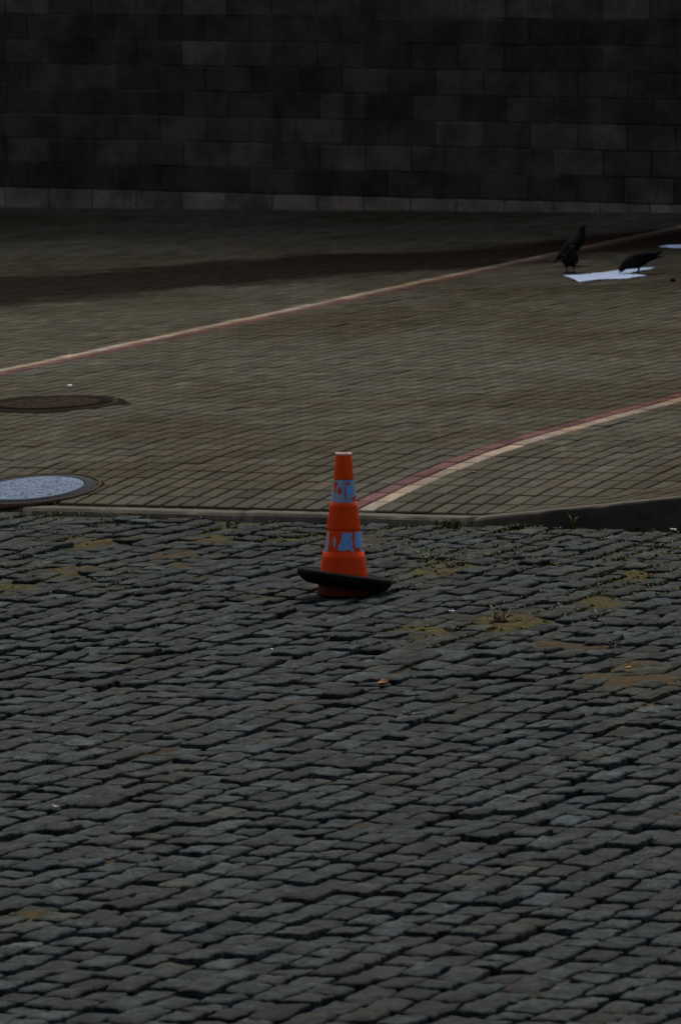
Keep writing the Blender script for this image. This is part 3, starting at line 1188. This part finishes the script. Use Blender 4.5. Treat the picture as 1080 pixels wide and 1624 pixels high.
def pigeon(name, label, px, py, yaw, pose, tint, scale=1.0):
    """the bird faces local +x; feet at the local origin"""
    x, y, z = pave_spot(px, py)
    m = MB()
    d = tint
    if pose == 'peck':
        spine = [((-0.205, 0, 0.132), 0.018, 0.004), ((-0.165, 0, 0.128), 0.024, 0.008), ((-0.120, 0, 0.122), 0.032, 0.020), ((-0.080, 0, 0.118), 0.042, 0.034),
                 ((-0.035, 0, 0.110), 0.056, 0.055), ((0.010, 0, 0.100), 0.060, 0.063), ((0.048, 0, 0.085), 0.052, 0.052), ((0.078, 0, 0.070), 0.040, 0.041),
                 ((0.100, 0, 0.054), 0.028, 0.029), ((0.112, 0, 0.040), 0.0215, 0.023), ((0.121, 0, 0.027), 0.019, 0.020), ((0.127, 0, 0.017), 0.011, 0.012)]
        beak = [(0.125, 0, 0.020), (0.130, 0, 0.010), (0.132, 0, 0.001)]
        eye = (0.114, 0.0165, 0.030)
        wing = [((0.030, 0.046, 0.112), 0.010, 0.030), ((-0.02, 0.052, 0.120), 0.012, 0.040), ((-0.08, 0.044, 0.133), 0.010, 0.032), ((-0.135, 0.026, 0.143), 0.006, 0.018), ((-0.190, 0.016, 0.172), 0.003, 0.006)]
        hip = (-0.005, 0.026, 0.062)
    elif pose == 'hunch':
        spine = [((-0.150, 0, 0.050), 0.018, 0.004), ((-0.120, 0, 0.060), 0.025, 0.009), ((-0.092, 0, 0.072), 0.032, 0.020), ((-0.060, 0, 0.085), 0.046, 0.038),
                 ((-0.025, 0, 0.097), 0.056, 0.052), ((0.015, 0, 0.108), 0.058, 0.056), ((0.045, 0, 0.128), 0.049, 0.049), ((0.058, 0, 0.152), 0.036, 0.037),
                 ((0.064, 0, 0.172), 0.026, 0.027), ((0.068, 0, 0.187), 0.021, 0.022), ((0.074, 0, 0.200), 0.019, 0.019), ((0.078, 0, 0.212), 0.010, 0.010)]
        beak = [(0.088, 0, 0.199), (0.102, 0, 0.193), (0.111, 0, 0.186)]
        eye = (0.080, 0.0165, 0.202)
        wing = [((0.030, 0.046, 0.122), 0.010, 0.030), ((-0.010, 0.053, 0.108), 0.012, 0.042), ((-0.05, 0.044, 0.092), 0.010, 0.034), ((-0.098, 0.026, 0.074), 0.006, 0.019), ((-0.14, 0.010, 0.060), 0.003, 0.006)]
        hip = (0.004, 0.026, 0.066)
    else:
        spine = [((-0.135, 0, 0.030), 0.017, 0.004), ((-0.110, 0, 0.052), 0.024, 0.009), ((-0.085, 0, 0.074), 0.030, 0.018), ((-0.055, 0, 0.100), 0.042, 0.034),
                 ((-0.020, 0, 0.130), 0.053, 0.050), ((0.015, 0, 0.158), 0.056, 0.056), ((0.045, 0, 0.190), 0.047, 0.048), ((0.060, 0, 0.220), 0.034, 0.036),
                 ((0.068, 0, 0.248), 0.0235, 0.026), ((0.072, 0, 0.268), 0.020, 0.021), ((0.078, 0, 0.284), 0.019, 0.019), ((0.082, 0, 0.297), 0.010, 0.010)]
        beak = [(0.092, 0, 0.284), (0.106, 0, 0.281), (0.115, 0, 0.276)]
        eye = (0.084, 0.0165, 0.286)
        wing = [((0.025, 0.046, 0.170), 0.010, 0.030), ((-0.010, 0.053, 0.142), 0.012, 0.042), ((-0.05, 0.044, 0.108), 0.010, 0.034), ((-0.088, 0.026, 0.074), 0.006, 0.019), ((-0.125, 0.010, 0.036), 0.003, 0.006)]
        hip = (-0.002, 0.025, 0.100)
    V0 = len(m.v)
    loft(m, spine, d)
    # iridescent neck and head a little greener and darker
    for i in range(V0 + 16 * 7, len(m.v)):
        m.t[i] = (d[0] * 0.8, d[1] * 0.9, d[2] * 0.95)
    for s in (1, -1):
        loft(m, [((c[0], c[1] * s, c[2]), w, h) for c, w, h in wing], tuple(q * 0.8 for q in d), 10)
        e = Vector((eye[0], eye[1] * s, eye[2]))
        tube(m, [e + Vector((0, 0.003 * s, 0)), e - Vector((0, 0.004 * s, 0))], 0.003, (0.25, 0.06, 0.01))
        h = Vector((hip[0], hip[1] * s, hip[2]))
        k = Vector((hip[0] - 0.012, hip[1] * s, hip[2] * 0.55))
        f = Vector((hip[0] + 0.006, hip[1] * s, 0.004))
        tube(m, [h, (h + k) / 2, k], [0.018, 0.013, 0.006], d)
        tube(m, [k, f], [0.0045, 0.004], (0.10, 0.025, 0.02))
        for ang in (-0.6, 0.0, 0.6, math.pi):
            tube(m, [f, f + Vector((0.028 * math.cos(ang), 0.028 * math.sin(ang), -0.003))], [0.0035, 0.002], (0.10, 0.025, 0.02), 5)
    tube(m, beak, [0.006, 0.0045, 0.0012], (0.02, 0.02, 0.02))
    # tail fan feathers
    tail = Vector(spine[1][0])
    tip = Vector(spine[0][0])
    dr = (tip - tail).normalized()
    for q in (-0.22, -0.1, 0.0, 0.1, 0.22):
        a = tail + Vector((0, q * 0.05, 0.001))
        b = tip + dr * 0.012 + Vector((0, q * 0.09, 0))
        loft(m, [(tuple(a), 0.010, 0.003), (tuple((a + b) / 2), 0.010, 0.0025), (tuple(b), 0.006, 0.0015)], tuple(c * 0.6 for c in d), 8)
    o = m.build(name, M_FEATHER, None, (0, 0, 0), smooth=True)
    o.location = (x, y, z + 0.002)
    o.rotation_euler = (0, 0, yaw)
    o.scale = (scale,) * 3
    tag(o, label, 'pigeon', 'pigeons around the paper')
    return o


pigeon('pigeon', 'black pigeon standing upright with raised head, rear one of the pair', 908, 421, math.radians(12), 'stand', (0.008, 0.008, 0.010), 0.98)
pigeon('pigeon', 'brownish pigeon facing the camera in front of the upright pigeon', 904, 432.5, math.radians(-84), 'hunch', (0.016, 0.010, 0.007), 0.95)
pigeon('pigeon', 'dark pigeon bent down pecking at the paper on the right', 1010, 434, math.radians(183), 'peck', (0.009, 0.008, 0.009), 0.93)

# ------------------------------------------------------------------ weeds, moss tufts and litter


def blade(m, base, ang, lean, ln, w, tint):
    d = Vector((math.cos(ang), math.sin(ang), 0))
    s = Vector((-d.y, d.x, 0))
    b = Vector(base)
    p1 = b + d * (lean * ln * 0.35) + Vector((0, 0, ln * 0.55))
    p2 = b + d * (lean * ln) + Vector((0, 0, ln * (1 - 0.35 * lean)))
    m.add([tuple(b - s * w * 0.5), tuple(b + s * w * 0.5), tuple(p1 + s * w * 0.5), tuple(p1 - s * w * 0.5), tuple(p2)],
          [(0, 1, 2, 3), (3, 2, 4)], tint)


def weed(px, py, h, n, spread, label, kind='grass', tint=(0.060, 0.070, 0.012)):
    x, y = spot(px, py)
    u, v = xy2uv(x, y)
    v = min(v, -0.012)
    x, y = uv2xy(u, v)
    z = plane(x, y) - 0.02
    m = MB()
    rnd = random.Random(int(px * 7 + py))
    for _ in range(n):
        a = rnd.uniform(0, 6.28)
        bx, by = rnd.gauss(0, spread * 0.4), rnd.gauss(0, spread * 0.25)
        t = tuple(c * rnd.uniform(0.6, 1.4) for c in tint)
        ln = h * rnd.uniform(0.5, 1.1)
        if kind == 'grass':
            blade(m, (bx, min(by, 0.005), 0), a, rnd.uniform(0.1, 0.8), ln, 0.005, t)
        else:
            # leafy stem: a stalk with pairs of broad leaves
            dx, dy = math.cos(a) * 0.5 * ln, math.sin(a) * 0.5 * ln
            tube(m, [(bx, by, 0), (bx + dx * .4, by + dy * .4, ln * 0.6), (bx + dx, by + dy, ln)], [0.0025, 0.002, 0.0012], tuple(c * 0.7 for c in t), 5)
            for q in (0.35, 0.6, 0.8, 1.0):
                for sgn in (0, 2.4, 4.2):
                    la = a + sgn + rnd.uniform(-.4, .4)
                    p = Vector((bx + dx * q, by + dy * q, ln * q))
                    d = Vector((math.cos(la), math.sin(la), rnd.uniform(0.1, 0.7)))
                    s = Vector((-math.sin(la), math.cos(la), 0))
                    L = h * rnd.uniform(0.28, 0.45)
                    m.add([tuple(p), tuple(p + d * L * .5 + s * L * .22), tuple(p + d * L), tuple(p + d * L * .5 - s * L * .22)], [(0, 1, 2, 3)], t)
    o = m.build('weed' if kind != 'grass' else 'grass_tuft', M_LEAF, None, (0, 0, 0))
    o.location = (x, y, z)
    tag(o, label, 'weed' if kind != 'grass' else 'grass', 'weeds between the cobbles')


weed(679, 893, 0.075, 3, 0.02, 'small bright green leafy weed just right of the cone', 'leaf', (0.07, 0.10, 0.015))
weed(790, 986, 0.08, 6, 0.07, 'dark spreading weed beside the sandy patch right of the cone', 'leaf', (0.030, 0.032, 0.010))
weed(943, 982, 0.07, 4, 0.03, 'dark little weed alone among the cobbles at right', 'leaf', (0.035, 0.038, 0.010))
weed(972, 1026, 0.05, 5, 0.03, 'low dark clump of leaves just above the large sandy patch', 'leaf', (0.03, 0.032, 0.008))
weed(724, 829, 0.06, 110, 0.12, 'dense grass tuft along the foot of the low kerb', 'grass', (0.075, 0.08, 0.016))
weed(910, 838, 0.13, 14, 0.008, 'thin tall grass blades against the tall dark kerb', 'grass', (0.07, 0.08, 0.02))
weed(818, 836, 0.05, 70, 0.05, 'low grass growing where the kerb starts to rise', 'grass', (0.055, 0.055, 0.014))
weed(645, 1140, 0.05, 8, 0.03, 'tiny green sprout in a joint below the orange leaf', 'leaf', (0.06, 0.07, 0.02))

# moss and short grass in the joints: one mass
m = MB()
rnd = random.Random(9)
cnt = 0
for _ in range(42000):
    px, py = rnd.uniform(-350, 1430), 815 + 330 * rnd.random() ** 1.6
    x, y = spot(px, py)
    u, v = xy2uv(x, y)
    if v > -0.01:
        continue
    ms = moss_at(x, y, px, py)
    if ms < 0.42 or rnd.random() > (ms - 0.25) * (1.3 if px > 540 else 0.6):
        continue
    # keep to the joints
    i = math.floor((u - colb(0, v)) / CW)
    best = min(abs(u - colb(k, v)) for k in range(i - 2, i + 4))
    if best > 0.020 and rnd.random() > 0.08:
        continue
    z = plane(x, y) + road_wave(x, y) - 0.007
    cnt += 1
    for _k in range(5):
        t = rnd.uniform(0.5, 1.3)
        g = rnd.choice(((0.080, 0.078, 0.014), (0.100, 0.084, 0.018), (0.055, 0.064, 0.015)))
        blade(m, (x + rnd.gauss(0, .008), y + rnd.gauss(0, .012), z), rnd.uniform(0, 6.28), rnd.uniform(0.1, 0.9), rnd.uniform(0.007, 0.020), 0.011, tuple(c * t for c in g))
print('moss clumps', cnt)
o = m.build('moss', M_LEAF, None, tuple(road.location))
tag(o, 'yellowish green moss and short grass growing in the joints near the kerb', 'moss', kind='stuff')


def scrap(name, cat, label, px, py, size, tint, on_pave=False, thick=0.003, curl=0.006):
    if on_pave:
        x, y, z = pave_spot(px, py)
    else:
        x, y = spot(px, py)
        z = plane(x, y) + road_wave(x, y) + 0.008
    rnd = random.Random(int(px * 3 + py))
    n = 9
    V = [(0, 0, thick + curl * 0.3)]
    top = []
    for k in range(n):
        a = 2 * math.pi * k / n
        r = rnd.uniform(0.7, 1.15)
        top.append((size[0] * r * math.cos(a), size[1] * r * math.sin(a), thick + curl * rnd.random()))
    V += top
    V += [(p[0] * 0.9, p[1] * 0.9, 0) for p in top]
    Fc = []
    for k in range(n):
        b = (k + 1) % n
        Fc += [(0, 1 + k, 1 + b), (1 + k, 1 + n + k, 1 + n + b, 1 + b)]
    Fc.append(tuple(range(2 * n, n, -1)))
    m = MB()
    m.add(V, Fc, tint)
    o = m.build(name, M_LITTER, None, (0, 0, 0))
    o.location = (x, y, z)
    o.rotation_euler = (0, 0, rnd.uniform(-0.5, 0.5))
    tag(o, label, cat)
    return o


lf = scrap('dry_leaf', 'leaf', 'pale orange dry leaf lying on the cobbles below the cone', 608, 1094, (0.028, 0.016), (0.36, 0.21, 0.10), curl=0.02)
lf.rotation_euler = (0.55, -0.35, 0.5)
lf.location.z += 0.012
scrap('pebble', 'pebble', 'tiny white pebble on the cobbles left below the cone', 431, 1035, (0.008, 0.008), (0.62, 0.64, 0.66), thick=0.01)
scrap('paper_scrap', 'litter', 'little white scrap on the pavement above the far manhole cover', 110, 612, (0.013, 0.03), (0.55, 0.60, 0.62), True)
scrap('paper_scrap', 'litter', 'bluish white scrap on the cobbles right of the cone ring', 716, 974, (0.018, 0.02), (0.50, 0.56, 0.62))
scrap('dry_leaf', 'leaf', 'small yellow leaf lying beside the large sandy patch at right', 997, 1065, (0.018, 0.03), (0.36, 0.20, 0.05))
scrap('paper_scrap', 'litter', 'white fleck at the foot of the tall kerb, far right', 1068, 843, (0.02, 0.03), (0.5, 0.54, 0.58))
scrap('cigarette_butt', 'litter', 'pale orange fleck on the pavers right of the cream line', 752, 750, (0.010, 0.02), (0.30, 0.17, 0.10), True)
scrap('pebble', 'pebble', 'white pebble among the lower left cobbles', 90, 1289, (0.016, 0.02), (0.34, 0.33, 0.30), thick=0.012)
scrap('droppings', 'litter', 'black speck on the pavers right of the paper sheet', 1067, 446, (0.02, 0.05), (0.012, 0.010, 0.008), True, 0.015)
scrap('dry_leaf', 'leaf', 'reddish leaf at the foot of the kerb on the left', 184, 811, (0.018, 0.02), (0.16, 0.03, 0.015))
